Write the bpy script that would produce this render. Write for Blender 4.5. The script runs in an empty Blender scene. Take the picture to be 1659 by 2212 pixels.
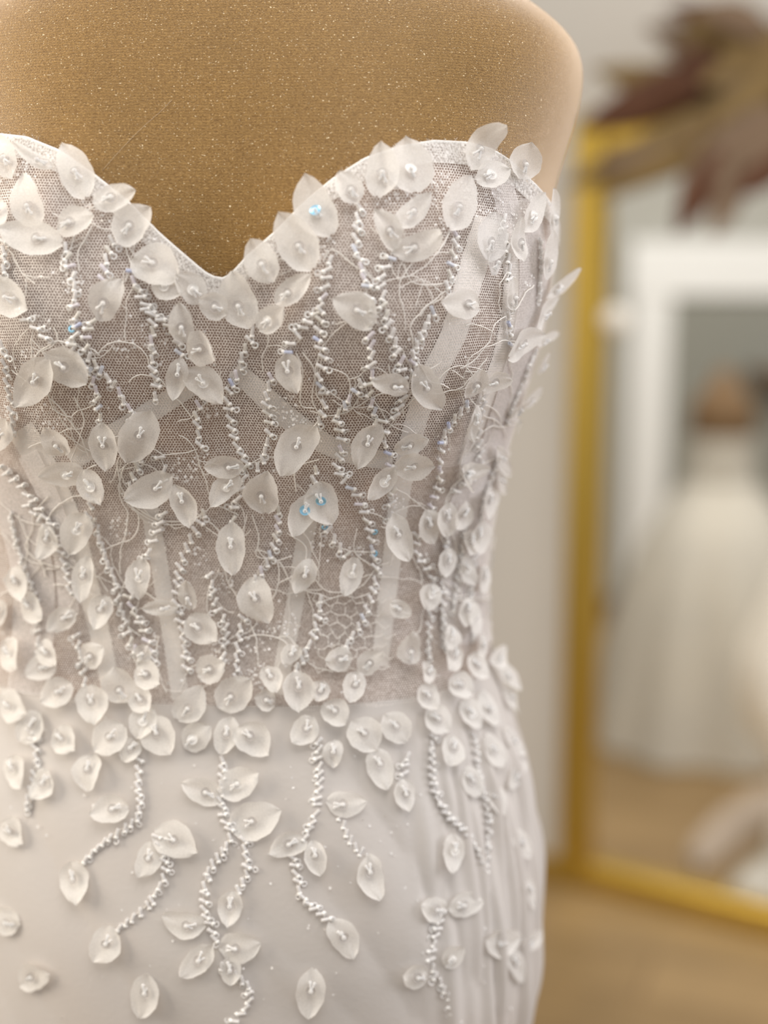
import bpy, bmesh, math, random
import numpy as np
from mathutils import Vector, Matrix
from mathutils.bvhtree import BVHTree

random.seed(7); RNG = np.random.default_rng(7)
scene = bpy.context.scene
COL = scene.collection

# ------------------------------------------------------------------ camera
F, W, H = 2900.0, 1659.0, 2212.0
PITCH = math.radians(10.0)
CAM = Vector((0, 0, 1.236))
FWD = Vector((0, math.cos(PITCH), -math.sin(PITCH)))
UP = Vector((0, math.sin(PITCH), math.cos(PITCH)))
RT = Vector((1, 0, 0))
cd = bpy.data.cameras.new('camera'); cam = bpy.data.objects.new('camera', cd); COL.objects.link(cam)
cam.location = CAM; cam.rotation_euler = (math.pi / 2 - PITCH, 0, 0)
cd.sensor_fit = 'VERTICAL'; cd.sensor_height = 36.0; cd.sensor_width = 27.0
cd.lens = F / H * 36.0
cd.clip_start = 0.01; cd.clip_end = 60
cd.dof.use_dof = True; cd.dof.focus_distance = 0.628; cd.dof.aperture_fstop = 2.3
cd.dof.aperture_blades = 0
scene.camera = cam

# ------------------------------------------------------------------ light
scene.view_settings.view_transform = 'Standard'
scene.view_settings.look = 'None'
scene.view_settings.gamma = 1.0
scene.view_settings.use_curve_mapping = False
scene.view_settings.exposure = 0.07
wd = bpy.data.worlds.new('world'); scene.world = wd; wd.use_nodes = True
bgn = wd.node_tree.nodes['Background']
bgn.inputs[0].default_value = (1.0, 0.98, 0.955, 1); bgn.inputs[1].default_value = 0.46

def area(name, loc, target, size, energy, color, shape='RECTANGLE', size_y=None):
    l = bpy.data.lights.new(name, 'AREA'); l.energy = energy; l.color = color
    l.shape = shape; l.size = size
    if size_y: l.size_y = size_y
    o = bpy.data.objects.new(name, l); COL.objects.link(o); o.location = loc
    o.rotation_euler = (Vector(target) - Vector(loc)).to_track_quat('-Z', 'Y').to_euler()
    return o
area('ceiling_light_front', (0.15, -0.1, 2.75), (0, 0.75, 1.1), 1.6, 27, (1.0, 0.965, 0.925), size_y=1.2)
area('ceiling_light_room', (0.9, 3.0, 2.75), (0.9, 3.0, 0), 1.6, 54, (1.0, 0.975, 0.935), size_y=1.2)
area('lamp_warm', (-1.25, 0.45, 1.55), (-0.1, 0.75, 1.15), 0.7, 17, (1.0, 0.90, 0.76), size_y=0.9)
area('window_daylight', (1.75, 0.55, 1.65), (0, 0.75, 1.15), 1.1, 20, (0.97, 0.96, 1.0), size_y=1.4)

# ------------------------------------------------------------------ helpers
def ray(px, py):
    return (FWD + RT * ((px - W / 2) / F) + UP * ((H / 2 - py) / F))
def at(px, py, depth):
    return CAM + ray(px, py) * depth
def on_floor(px, py):
    r = ray(px, py); return CAM + r * (-CAM.z / r.z)
def project(P):
    d = P - CAM; z = d.dot(FWD)
    return W / 2 + F * d.dot(RT) / z, H / 2 - F * d.dot(UP) / z

MATS = {}
def new_mat(name):
    m = bpy.data.materials.new(name); m.use_nodes = True; nt = m.node_tree; nt.nodes.clear()
    MATS[name] = m
    return m, nt
def N(nt, t, **kw):
    n = nt.nodes.new(t)
    for k, v in kw.items():
        if k.startswith('_'): setattr(n, k[1:], v)
        else:
            key = int(k[1:]) if k[0] == 'i' and k[1:].isdigit() else k.replace('__', ' ')
            n.inputs[key].default_value = v
    return n
def principled(name, color, rough=0.5, metallic=0.0, bump=None, noise=None, **kw):
    m, nt = new_mat(name)
    o = N(nt, 'ShaderNodeOutputMaterial'); b = N(nt, 'ShaderNodeBsdfPrincipled')
    nt.links.new(b.outputs[0], o.inputs[0])
    b.inputs['Base Color'].default_value = (*color, 1); b.inputs['Roughness'].default_value = rough
    b.inputs['Metallic'].default_value = metallic
    for k, v in kw.items(): b.inputs[k.replace('__', ' ')].default_value = v
    tc = N(nt, 'ShaderNodeTexCoord')
    if noise:
        sc, c2, amount = noise
        nz = N(nt, 'ShaderNodeTexNoise', Scale=sc, Detail=4.0); nt.links.new(tc.outputs['Object'], nz.inputs['Vector'])
        mx = N(nt, 'ShaderNodeMix', _data_type='RGBA'); mx.inputs[6].default_value = (*color, 1); mx.inputs[7].default_value = (*c2, 1)
        mr = N(nt, 'ShaderNodeMapRange'); mr.inputs[1].default_value = 0.5 - amount; mr.inputs[2].default_value = 0.5 + amount
        nt.links.new(nz.outputs[0], mr.inputs[0]); nt.links.new(mr.outputs[0], mx.inputs[0]); nt.links.new(mx.outputs[2], b.inputs['Base Color'])
    if bump:
        sc, st = bump
        nz = N(nt, 'ShaderNodeTexNoise', Scale=sc, Detail=3.0); nt.links.new(tc.outputs['Object'], nz.inputs['Vector'])
        bp = N(nt, 'ShaderNodeBump', Strength=st, Distance=0.001); nt.links.new(nz.outputs[0], bp.inputs['Height']); nt.links.new(bp.outputs[0], b.inputs['Normal'])
    return m

# --- velvet of the dress form
m, nt = new_mat('velvet')
out = N(nt, 'ShaderNodeOutputMaterial'); b = N(nt, 'ShaderNodeBsdfPrincipled'); nt.links.new(b.outputs[0], out.inputs[0])
tc = N(nt, 'ShaderNodeTexCoord')
mp = N(nt, 'ShaderNodeMapping'); mp.inputs['Scale'].default_value = (1, 1, 2.2); nt.links.new(tc.outputs['Object'], mp.inputs[0])
n1 = N(nt, 'ShaderNodeTexNoise', Scale=1300.0, Detail=2.5); nt.links.new(mp.outputs[0], n1.inputs['Vector'])
n2 = N(nt, 'ShaderNodeTexNoise', Scale=28.0, Detail=2.0); nt.links.new(tc.outputs['Object'], n2.inputs['Vector'])
wv = N(nt, 'ShaderNodeTexWave', _wave_type='BANDS', _bands_direction='Z', Scale=230.0, Distortion=1.2, Detail=1.0); nt.links.new(tc.outputs['Object'], wv.inputs['Vector'])
r1 = N(nt, 'ShaderNodeValToRGB'); r1.color_ramp.elements[0].position = 0.34; r1.color_ramp.elements[1].position = 0.72
r1.color_ramp.elements[0].color = (0.160, 0.077, 0.014, 1); r1.color_ramp.elements[1].color = (0.44, 0.26, 0.085, 1)
nt.links.new(n1.outputs[0], r1.inputs[0])
mx = N(nt, 'ShaderNodeMix', _data_type='RGBA', _blend_type='MULTIPLY'); mx.inputs[0].default_value = 0.22
nt.links.new(r1.outputs[0], mx.inputs[6]); nt.links.new(wv.outputs[0], mx.inputs[7])
mx2 = N(nt, 'ShaderNodeMix', _data_type='RGBA', _blend_type='MULTIPLY'); mx2.inputs[0].default_value = 0.25
nt.links.new(mx.outputs[2], mx2.inputs[6]); nt.links.new(n2.outputs[0], mx2.inputs[7]); 
sn = N(nt, 'ShaderNodeTexNoise', Scale=1100.0, Detail=0.0); nt.links.new(mp.outputs[0], sn.inputs['Vector'])  # sparkle of the pile painted as sparse bright specks in the base colour
sr = N(nt, 'ShaderNodeMapRange'); sr.inputs[1].default_value = .765; sr.inputs[2].default_value = .84; nt.links.new(sn.outputs[0], sr.inputs[0])
mx3 = N(nt, 'ShaderNodeMix', _data_type='RGBA'); mx3.inputs[7].default_value = (0.95, 0.80, 0.55, 1)
nt.links.new(sr.outputs[0], mx3.inputs[0]); nt.links.new(mx2.outputs[2], mx3.inputs[6]); nt.links.new(mx3.outputs[2], b.inputs['Base Color'])
b.inputs['Roughness'].default_value = 0.42; b.inputs['Specular IOR Level'].default_value = 0.35
b.inputs['Specular Tint'].default_value = (1, 0.85, 0.65, 1)
shn = N(nt, 'ShaderNodeBsdfSheen', _distribution='ASHIKHMIN', Roughness=0.38); shn.inputs[0].default_value = (1.0, 0.87, 0.76, 1)
ads = N(nt, 'ShaderNodeAddShader'); nt.links.new(b.outputs[0], ads.inputs[0]); nt.links.new(shn.outputs[0], ads.inputs[1]); nt.links.new(ads.outputs[0], out.inputs[0])
bp = N(nt, 'ShaderNodeBump', Strength=0.55, Distance=0.0006); nt.links.new(n1.outputs[0], bp.inputs['Height']); nt.links.new(bp.outputs[0], b.inputs['Normal']); nt.links.new(bp.outputs[0], shn.inputs['Normal'])

# --- sheer cloth: diffuse + translucent + a little transparency
def cloth(name, color, transl=0.35, transp=0.0, grain=0.0, fray=1500.0, rough_sheen=0.0):
    m, nt = new_mat(name)
    out = N(nt, 'ShaderNodeOutputMaterial')
    d = N(nt, 'ShaderNodeBsdfDiffuse'); d.inputs[0].default_value = (*color, 1)
    t = N(nt, 'ShaderNodeBsdfTranslucent'); t.inputs[0].default_value = (*color, 1)
    a = N(nt, 'ShaderNodeMixShader'); a.inputs[0].default_value = transl
    nt.links.new(d.outputs[0], a.inputs[1]); nt.links.new(t.outputs[0], a.inputs[2])
    last = a
    if transp > 0:
        tr = N(nt, 'ShaderNodeBsdfTransparent'); mxs = N(nt, 'ShaderNodeMixShader'); mxs.inputs[0].default_value = transp
        nt.links.new(a.outputs[0], mxs.inputs[1]); nt.links.new(tr.outputs[0], mxs.inputs[2]); last = mxs
        if grain:
            tc = N(nt, 'ShaderNodeTexCoord'); nz = N(nt, 'ShaderNodeTexNoise', Scale=fray, Detail=2.0); nt.links.new(tc.outputs['Object'], nz.inputs['Vector'])
            mr = N(nt, 'ShaderNodeMapRange'); mr.inputs[1].default_value = .3; mr.inputs[2].default_value = .7
            mr.inputs[3].default_value = max(0, transp - grain); mr.inputs[4].default_value = min(1, transp + grain)
            nt.links.new(nz.outputs[0], mr.inputs[0]); nt.links.new(mr.outputs[0], mxs.inputs[0])
    nt.links.new(last.outputs[0], out.inputs[0])
    return m
cloth('organza', (0.91, 0.885, 0.85), 0.36, 0.17, 0.10, 1800)
cloth('organza_sheer', (0.88, 0.865, 0.85), 0.30, 0.34, 0.10, 1800)
cloth('net', (0.87, 0.815, 0.77), 0.15)
cloth('thread', (0.92, 0.885, 0.84), 0.15)
cloth('boning', (0.94, 0.92, 0.89), 0.10, 0.08, 0.08, 900)
cloth('side_tulle', (0.88, 0.84, 0.82), 0.2, 0.48, 0.2, 1300)
cloth('binding', (0.92, 0.90, 0.87), 0.15, 0.42, 0.40, 900)
cloth('hair_fibre', (0.72, 0.60, 0.44), 0.2)
cloth('fibre', (0.92, 0.90, 0.88), 0.2)
principled('lining', (0.44, 0.315, 0.245), 0.85, noise=(14, (0.36, 0.295, 0.265), 0.2))
principled('skirt_satin', (0.57, 0.52, 0.482), 0.6, noise=(9, (0.54, 0.51, 0.485), 0.25), bump=(420, 0.12), Sheen__Weight=0.2)

def glass_bead(name, color, body=0.4, rough=0.08, tint=False):
    m, nt = new_mat(name)
    out = N(nt, 'ShaderNodeOutputMaterial')
    d = N(nt, 'ShaderNodeBsdfDiffuse'); d.inputs[0].default_value = (*color, 1)
    if tint:
        oi = N(nt, 'ShaderNodeObjectInfo'); cr = N(nt, 'ShaderNodeValToRGB'); cr.color_ramp.interpolation = 'CONSTANT'
        es = cr.color_ramp.elements
        es[0].position = 0; es[0].color = (*color, 1); es[1].position = 0.62; es[1].color = (0.91, 0.87, 0.91, 1)
        for p_, c_ in ((0.74, (0.93, 0.90, 0.84)), (0.90, (0.86, 0.89, 0.96)), (0.97, (0.74, 0.79, 0.98))):
            e = es.new(p_); e.color = (*c_, 1)
        nt.links.new(oi.outputs['Random'], cr.inputs[0]); nt.links.new(cr.outputs[0], d.inputs[0])
    t = N(nt, 'ShaderNodeBsdfTransparent'); t.inputs[0].default_value = (0.97, 0.97, 0.98, 1)
    a = N(nt, 'ShaderNodeMixShader'); a.inputs[0].default_value = body
    nt.links.new(t.outputs[0], a.inputs[1]); nt.links.new(d.outputs[0], a.inputs[2])
    g = N(nt, 'ShaderNodeBsdfGlossy'); g.inputs['Roughness'].default_value = rough
    fr = N(nt, 'ShaderNodeFresnel', IOR=1.42)
    ge = N(nt, 'ShaderNodeNewGeometry'); fm = N(nt, 'ShaderNodeMath', _operation='MULTIPLY'); iv = N(nt, 'ShaderNodeMath', _operation='SUBTRACT'); iv.inputs[0].default_value = 1.0
    nt.links.new(ge.outputs['Backfacing'], iv.inputs[1]); nt.links.new(fr.outputs[0], fm.inputs[0]); nt.links.new(iv.outputs[0], fm.inputs[1])
    c = N(nt, 'ShaderNodeMixShader'); nt.links.new(fm.outputs[0], c.inputs[0])
    nt.links.new(a.outputs[0], c.inputs[1]); nt.links.new(g.outputs[0], c.inputs[2]); nt.links.new(c.outputs[0], out.inputs[0])
    return m
glass_bead('bugle_glass', (0.96, 0.94, 0.92), 0.50, 0.10, True)
glass_bead('seed_pearl', (0.98, 0.96, 0.93), 0.92, 0.12)
glass_bead('clear_bead', (0.98, 0.97, 0.95), 0.5, 0.06)
glass_bead('clear_sequin', (0.95, 0.93, 0.91), 0.62, 0.07)
glass_bead('leaf_sequin', (0.52, 0.485, 0.46), 0.5, 0.08)
glass_bead('milky_sequin', (0.95, 0.93, 0.90), 0.85, 0.15)
m, nt = new_mat('blue_sequin')
out = N(nt, 'ShaderNodeOutputMaterial'); b = N(nt, 'ShaderNodeBsdfPrincipled'); nt.links.new(b.outputs[0], out.inputs[0])
b.inputs['Base Color'].default_value = (0.36, 0.72, 0.98, 1); b.inputs['Metallic'].default_value = 0.35; b.inputs['Roughness'].default_value = 0.25
b.inputs['Coat Weight'].default_value = 0.6

principled('gold_metal', (0.58, 0.385, 0.07), 0.34, 0.85)
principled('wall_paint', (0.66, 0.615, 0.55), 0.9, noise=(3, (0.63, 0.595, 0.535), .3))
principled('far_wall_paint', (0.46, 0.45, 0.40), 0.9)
principled('white_paint', (0.95, 0.95, 0.92), 0.45)
principled('pane_grey', (0.30, 0.30, 0.26), 0.15)
principled('dark_wood', (0.13, 0.075, 0.035), 0.5)
principled('brown_velvet', (0.18, 0.105, 0.045), 0.8)
principled('ivory_tulle', (0.62, 0.575, 0.485), 0.8, noise=(6, (0.54, 0.51, 0.445), .25))
principled('beige_tulle', (0.50, 0.41, 0.32), 0.8)
principled('cream_fabric', (0.93, 0.88, 0.78), 0.8)
principled('dried_maroon', (0.080, 0.030, 0.012), 0.8, noise=(30, (0.12, 0.045, 0.018), .3))
principled('dried_olive', (0.19, 0.125, 0.042), 0.8, noise=(25, (0.25, 0.16, 0.06), .3))
principled('dried_tan', (0.21, 0.14, 0.088), 0.8, noise=(25, (0.19, 0.125, 0.075), .3))
principled('metal_dark', (0.1, 0.1, 0.1), 0.4, 0.8)
# oak floor: boards come from the material, the photograph shows them only as soft streaks
m, nt = new_mat('oak_floor')
out = N(nt, 'ShaderNodeOutputMaterial'); b = N(nt, 'ShaderNodeBsdfPrincipled'); nt.links.new(b.outputs[0], out.inputs[0])
tc = N(nt, 'ShaderNodeTexCoord'); mp = N(nt, 'ShaderNodeMapping'); mp.inputs['Rotation'].default_value = (0, 0, math.radians(22)); nt.links.new(tc.outputs['Object'], mp.inputs[0])
br = N(nt, 'ShaderNodeTexBrick', Scale=1.0, Mortar__Size=0.003); br.inputs['Brick Width'].default_value = 1.4; br.inputs['Row Height'].default_value = 0.16
br.inputs[1].default_value = (0.30, 0.195, 0.085, 1); br.inputs[2].default_value = (0.25, 0.158, 0.064, 1); br.inputs[3].default_value = (0.14, 0.08, 0.03, 1)
nt.links.new(mp.outputs[0], br.inputs[0])
nz = N(nt, 'ShaderNodeTexNoise', Scale=5.0, Detail=5.0); nt.links.new(mp.outputs[0], nz.inputs['Vector'])
mx = N(nt, 'ShaderNodeMix', _data_type='RGBA', _blend_type='OVERLAY'); mx.inputs[0].default_value = 0.35
nt.links.new(br.outputs[0], mx.inputs[6]); nt.links.new(nz.outputs[0], mx.inputs[7]); nt.links.new(mx.outputs[2], b.inputs['Base Color'])
b.inputs['Roughness'].default_value = 0.45

WM = {}
def link(o, parent=None, M=None):
    COL.objects.link(o)
    M = Matrix.Identity(4) if M is None else M
    o.matrix_basis = M; WM[o.name] = M
    if parent is not None:
        o.parent = parent; o.matrix_parent_inverse = WM[parent.name].inverted()
    return o
def mesh_data(name, verts, faces, mat, smooth=True):
    me = bpy.data.meshes.new(name)
    v = np.asarray(verts, dtype=np.float32).reshape(-1, 3)
    if isinstance(faces, np.ndarray):
        k = faces.shape[1]; nf = len(faces)
        me.vertices.add(len(v)); me.vertices.foreach_set('co', v.ravel())
        me.loops.add(nf * k); me.loops.foreach_set('vertex_index', faces.astype(np.int32).ravel())
        me.polygons.add(nf); me.polygons.foreach_set('loop_start', np.arange(0, nf * k, k, dtype=np.int32))
        me.update(calc_edges=True); me.validate()
    else:
        me.from_pydata([tuple(map(float, q)) for q in v], [], faces)
    if mat: me.materials.append(MATS[mat])
    if smooth and len(me.polygons): me.polygons.foreach_set('use_smooth', np.ones(len(me.polygons), dtype=bool))
    me.update()
    return me
def part(name, verts, faces, mat, parent=None, smooth=True, M=None):
    """mesh whose vertices are world coordinates; its origin is moved to its own middle"""
    v = np.asarray(verts, dtype=float).reshape(-1, 3)
    c = (v.min(0) + v.max(0)) / 2
    me = mesh_data(name, v - c, faces, mat, smooth)
    return link(bpy.data.objects.new(name, me), parent, Matrix.Translation(Vector(c)))
def thing(name, loc, label, cat, group=None):
    o = bpy.data.objects.new(name, None); link(o, None, Matrix.Translation(Vector(loc))); o.empty_display_size = 0.05
    o['label'] = label; o['category'] = cat
    if group: o['group'] = group
    return o
def tag(o, label, cat, group=None):
    o['label'] = label; o['category'] = cat
    if group: o['group'] = group
    return o
def box_part(name, corners8, mat, parent=None, bevel=0.0, seg=2):
    """corners8: bottom four then top four (world)"""
    c = sum((Vector(q) for q in corners8), Vector()) / 8
    bm = bmesh.new(); vs = [bm.verts.new(Vector(q) - c) for q in corners8]
    for f in ((3, 2, 1, 0), (4, 5, 6, 7), (0, 1, 5, 4), (1, 2, 6, 5), (2, 3, 7, 6), (3, 0, 4, 7)): bm.faces.new([vs[i] for i in f])
    bmesh.ops.recalc_face_normals(bm, faces=bm.faces)
    if bevel: bmesh.ops.bevel(bm, geom=list(bm.edges), offset=bevel, segments=seg, affect='EDGES', profile=0.5)
    me = bpy.data.meshes.new(name); bm.to_mesh(me); bm.free(); me.materials.append(MATS[mat])
    return link(bpy.data.objects.new(name, me), parent, Matrix.Translation(c))
def obox(name, o, ax, ay, lx, ly, z0, z1, mat, parent=None, bevel=0.0):
    """box on the floor plan: corner o, unit directions ax, ay"""
    o = Vector(o); ax = Vector(ax); ay = Vector(ay)
    q = [o, o + ax * lx, o + ax * lx + ay * ly, o + ay * ly]
    return box_part(name, [Vector((p.x, p.y, z0)) for p in q] + [Vector((p.x, p.y, z1)) for p in q], mat, parent, bevel)
def tube_arrays(pts, radii, nseg=6, closed_ends=True):
    P = [Vector(p) for p in pts]; n = len(P); V = []; Fc = []
    prev = None
    for i in range(n):
        t = (P[min(i + 1, n - 1)] - P[max(i - 1, 0)])
        t = t.normalized() if t.length > 1e-9 else Vector((0, 0, 1))
        if prev is None:
            a = t.orthogonal().normalized()
        else:
            a = prev - t * prev.dot(t); a = a.normalized() if a.length > 1e-6 else t.orthogonal().normalized()
        prev = a; bb = t.cross(a); r = radii[i] if hasattr(radii, '__len__') else radii
        for k in range(nseg):
            an = 2 * math.pi * k / nseg; V.append(tuple(P[i] + (a * math.cos(an) + bb * math.sin(an)) * r))
    for i in range(n - 1):
        for k in range(nseg):
            k2 = (k + 1) % nseg
            Fc.append((i * nseg + k, i * nseg + k2, (i + 1) * nseg + k2, (i + 1) * nseg + k))
    if closed_ends:
        Fc.append(tuple(reversed(range(nseg)))); Fc.append(tuple(range((n - 1) * nseg, n * nseg)))
    return V, Fc
class Acc:
    def __init__(s): s.v = []; s.f = []
    def add(s, V, Fc):
        o = len(s.v); s.v.extend(V); s.f.extend([tuple(i + o for i in f) for f in Fc])
    def build(s, name, mat, parent=None, stuff=False, smooth=True):
        o = part(name, s.v, s.f, mat, parent, smooth)
        if stuff: o['kind'] = 'stuff'
        return o
def lathe(prof, cx, cy, nseg=48, fold=None):
    V = []; Fc = []
    for (r, z) in prof:
        for k in range(nseg):
            a = 2 * math.pi * k / nseg; rr = r * (1 + (fold(a, z) if fold else 0))
            V.append((cx + rr * math.cos(a), cy + rr * math.sin(a), z))
    for i in range(len(prof) - 1):
        for k in range(nseg):
            k2 = (k + 1) % nseg; Fc.append((i * nseg + k, i * nseg + k2, (i + 1) * nseg + k2, (i + 1) * nseg + k))
    Fc.append(tuple(reversed(range(nseg)))); Fc.append(tuple(range((len(prof) - 1) * nseg, len(prof) * nseg)))
    return V, Fc

# ------------------------------------------------------------------ structure: floor, walls
def struct(o): o['kind'] = 'structure'; return o
struct(box_part('floor', [(-3, -1.6, -.05), (4, -1.6, -.05), (4, 6.2, -.05), (-3, 6.2, -.05), (-3, -1.6, 0), (4, -1.6, 0), (4, 6.2, 0), (-3, 6.2, 0)], 'oak_floor'))
PA = on_floor(1160, 1896); PB = on_floor(1659, 2026)
AX = Vector((PB.x - PA.x, PB.y - PA.y, 0)).normalized(); AN = Vector((-AX.y, AX.x, 0))   # AN points away from the camera
POST = on_floor(1216, 1893); POST = PA + AX * (POST - PA).dot(AX)
TOPZ = (CAM + ray(1290, 245) * ((POST - CAM).dot(AN) / ray(1290, 245).dot(AN))).z
OPEN_W = 1.05; PW = 0.062
struct(obox('wall_left', PA + AX * -2.2 + AN * 0.03, AX, AN, 2.2 + (POST - PA).dot(AX) + 0.02, 0.10, 0, 2.7, 'wall_paint'))
struct(obox('wall_right', POST + AX * (OPEN_W + PW - 0.02) + AN * 0.03, AX, AN, 0.9, 0.10, 0, 2.7, 'wall_paint'))
struct(obox('trim_1', POST + AX * 0.02 + AN * 0.03, AX, AN, OPEN_W + PW - 0.04, 0.10, TOPZ - 0.03, 2.7, 'wall_paint'))
struct(obox('gold_strip_left', PA + AX * -2.2 + AN * 0.012, AX, AN, 2.2 + (POST - PA).dot(AX) - 0.004, 0.016, 0, 0.045, 'gold_metal', None, 0.002))  # low gold strip along the foot of the wall, left of the post
FARY = 4.75
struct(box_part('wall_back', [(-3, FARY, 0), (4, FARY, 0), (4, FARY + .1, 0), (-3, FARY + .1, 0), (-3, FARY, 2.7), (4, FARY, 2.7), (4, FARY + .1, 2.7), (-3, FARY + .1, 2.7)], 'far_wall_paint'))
struct(box_part('baseboard_back', [(-3, FARY - .018, 0), (4, FARY - .018, 0), (4, FARY - .001, 0), (-3, FARY - .001, 0), (-3, FARY - .018, .09), (4, FARY - .018, .09), (4, FARY - .001, .09), (-3, FARY - .001, .09)], 'dark_wood'))

# gold frame round the opening
gf = thing('gold_frame', POST + AX * 0.5, 'tall brushed gold frame with upright post and bottom rail on wooden floor', 'frame')
obox('post', POST, AX, AN, PW, 0.055, 0.0, TOPZ, 'gold_metal', gf, 0.006)
obox('post', POST + AX * OPEN_W, AX, AN, PW, 0.055, 0.0, TOPZ, 'gold_metal', gf, 0.006)
obox('bottom_rail', POST + AX * PW + AN * 0.002, AX, AN, OPEN_W - PW, 0.051, 0.0, 0.052, 'gold_metal', gf, 0.005)
obox('top_rail', POST + AX * PW + AN * 0.002, AX, AN, OPEN_W - PW, 0.051, TOPZ - PW, TOPZ, 'gold_metal', gf, 0.005)

# white framed doorway on the far wall
def far(px, py, y=FARY):
    r = ray(px, py); return CAM + r * (y / r.y)
FA = far(1362, 610); FB = far(1450, 610); FT = far(1500, 520); FU = far(1500, 640)
d1 = bpy.data.objects.new('door_1', None); link(d1, None, Matrix.Translation(Vector((FA.x + .3, FARY, 0)))); d1['kind'] = 'structure'
jw = FB.x - FA.x; y0 = FARY - 0.05; y1 = FARY - 0.001; xr = FA.x + 1.05
def wbox(name, xa, xb, za, zb, ya, yb, mat, parent, bev=0.004):
    return box_part(name, [(xa, ya, za), (xb, ya, za), (xb, yb, za), (xa, yb, za), (xa, ya, zb), (xb, ya, zb), (xb, yb, zb), (xa, yb, zb)], mat, parent, bev)
wbox('jamb', FA.x, FB.x, 0, FU.z, y0, y1 - .018, 'white_paint', d1); wbox('jamb', xr, xr + jw, 0, FU.z, y0, y1 - .018, 'white_paint', d1)
wbox('lintel', FA.x - .01, xr + jw + .01, FU.z, FT.z, y0 - .004, y1 - .018, 'white_paint', d1)
wbox('pane', FB.x, xr, 0.1, FU.z, FARY - .040, FARY - .020, 'pane_grey', d1, 0.002)

# ------------------------------------------------------------------ body surface of the dress form
PHI = math.radians(3.0); BX, BY = -0.068, 0.745
ZK = np.array([0, .10, .30, .55, .70, .78, .84, .90, .96, 1.00, 1.04, 1.08, 1.12, 1.16, 1.20, 1.24, 1.28, 1.32, 1.335, 1.345, 1.355, 1.365, 1.385, 1.41, 1.44, 1.50])
DF = np.array([.36, .28, .17, .118, .112, .115, .122, .122, .112, .101, .093, .093, .098, .103, .106, .108, .108, .104, .101, .098, .095, .092, .084, .070, .056, .054])
DB = np.array([.42, .32, .18, .13, .13, .13, .13, .125, .11, .10, .095, .097, .10, .105, .11, .11, .11, .105, .102, .10, .095, .09, .08, .066, .056, .054])
WR = np.array([.36, .28, .17, .125, .128, .1401, .1545, .1535, .1437, .1331, .1228, .1228, .128, .1379, .1507, .1572, .1585, .1711, .1731, .1733, .1693, .1598, .1264, .0871, .058, .054])
WL = np.array([.38, .30, .20, .17, .172, .182, .184, .181, .178, .174, .168, .167, .167, .167, .167, .168, .168, .1711, .1731, .1733, .1693, .1598, .1264, .0871, .058, .054])
zs = np.linspace(0, 1.5, 1501)
def smooth(tab, sig):
    v = np.interp(zs, ZK, tab); k = np.exp(-(np.arange(-60, 61) / sig) ** 2 / 2); k /= k.sum()
    return np.convolve(np.pad(v, 60, mode='edge'), k, 'valid')
TDF, TDB, TWR, TWL = (smooth(t, s) for t, s in ((DF, 14), (DB, 14), (WR, 9), (WL, 14)))
NEXP = 2.35
def bust(x, z):
    sz = np.where(z > 1.222, .060, .046); r = 0
    for s in (-1, 1): r = r + np.exp(-((x - s * .082) / .052) ** 2 / 2 - ((z - 1.222) / sz) ** 2 / 2)
    return .036 * r
def surf_local(th, z):
    th = np.asarray(th, float); z = np.asarray(z, float)
    s, c = np.sin(th), np.cos(th)
    w = np.where(s >= 0, np.interp(z, zs, TWR), np.interp(z, zs, TWL))
    x = w * np.sign(s) * np.abs(s) ** (2 / NEXP)
    y = np.where(c > 0, -np.interp(z, zs, TDF), np.interp(z, zs, TDB)) * np.abs(c) ** (2 / NEXP)
    y = y - np.where(c > 0, bust(x, z) * np.clip(c * 2, 0, 1), 0)
    return np.stack([x, y, z * np.ones_like(x)], -1)
CP, SP = math.cos(PHI), math.sin(PHI)
def to_world(L):
    x, y, z = L[..., 0], L[..., 1], L[..., 2]
    return np.stack([BX + x * CP + y * SP, BY - x * SP + y * CP, z], -1)
def surf(th, z, off=0.0):
    e = 2e-3
    P = surf_local(th, z)
    A = surf_local(np.asarray(th) + e, z) - surf_local(np.asarray(th) - e, z)
    B = surf_local(th, np.asarray(z) + e) - surf_local(th, np.asarray(z) - e)
    n = np.cross(A, B); n /= np.maximum(np.linalg.norm(n, axis=-1, keepdims=True), 1e-9)
    return to_world(P + n * (off[..., None] if hasattr(off, 'ndim') and getattr(off, 'ndim', 0) else off))
def theta_of(P):
    dx, dy = P.x - BX, P.y - BY
    x = dx * CP - dy * SP; y = dx * SP + dy * CP
    w = float(np.interp(P.z, zs, TWR if x >= 0 else TWL))
    s = min(1.0, abs(x) / w) ** (NEXP / 2); t = math.asin(s)
    if y > 0: t = math.pi - t
    return math.copysign(t, x)
def grid_faces(nr, nc, wrap=False):
    i, j = np.meshgrid(np.arange(nr - 1), np.arange(nc if wrap else nc - 1), indexing='ij')
    j2 = (j + 1) % nc
    return np.stack([i * nc + j, i * nc + j2, (i + 1) * nc + j2, (i + 1) * nc + j], -1).reshape(-1, 4)
# angles with even spacing along the outline
_t = np.linspace(0, math.pi, 4001); _p = surf_local(_t, np.full_like(_t, 1.25)); _s = np.concatenate([[0], np.cumsum(np.linalg.norm(np.diff(_p, axis=0), axis=1))])
def even_angles(n):
    h = np.interp(np.linspace(0, _s[-1], n), _s, _t)
    return np.concatenate([-h[::-1][:-1], h[:-1]])
TH = even_angles(150); NT = len(TH)

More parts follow.
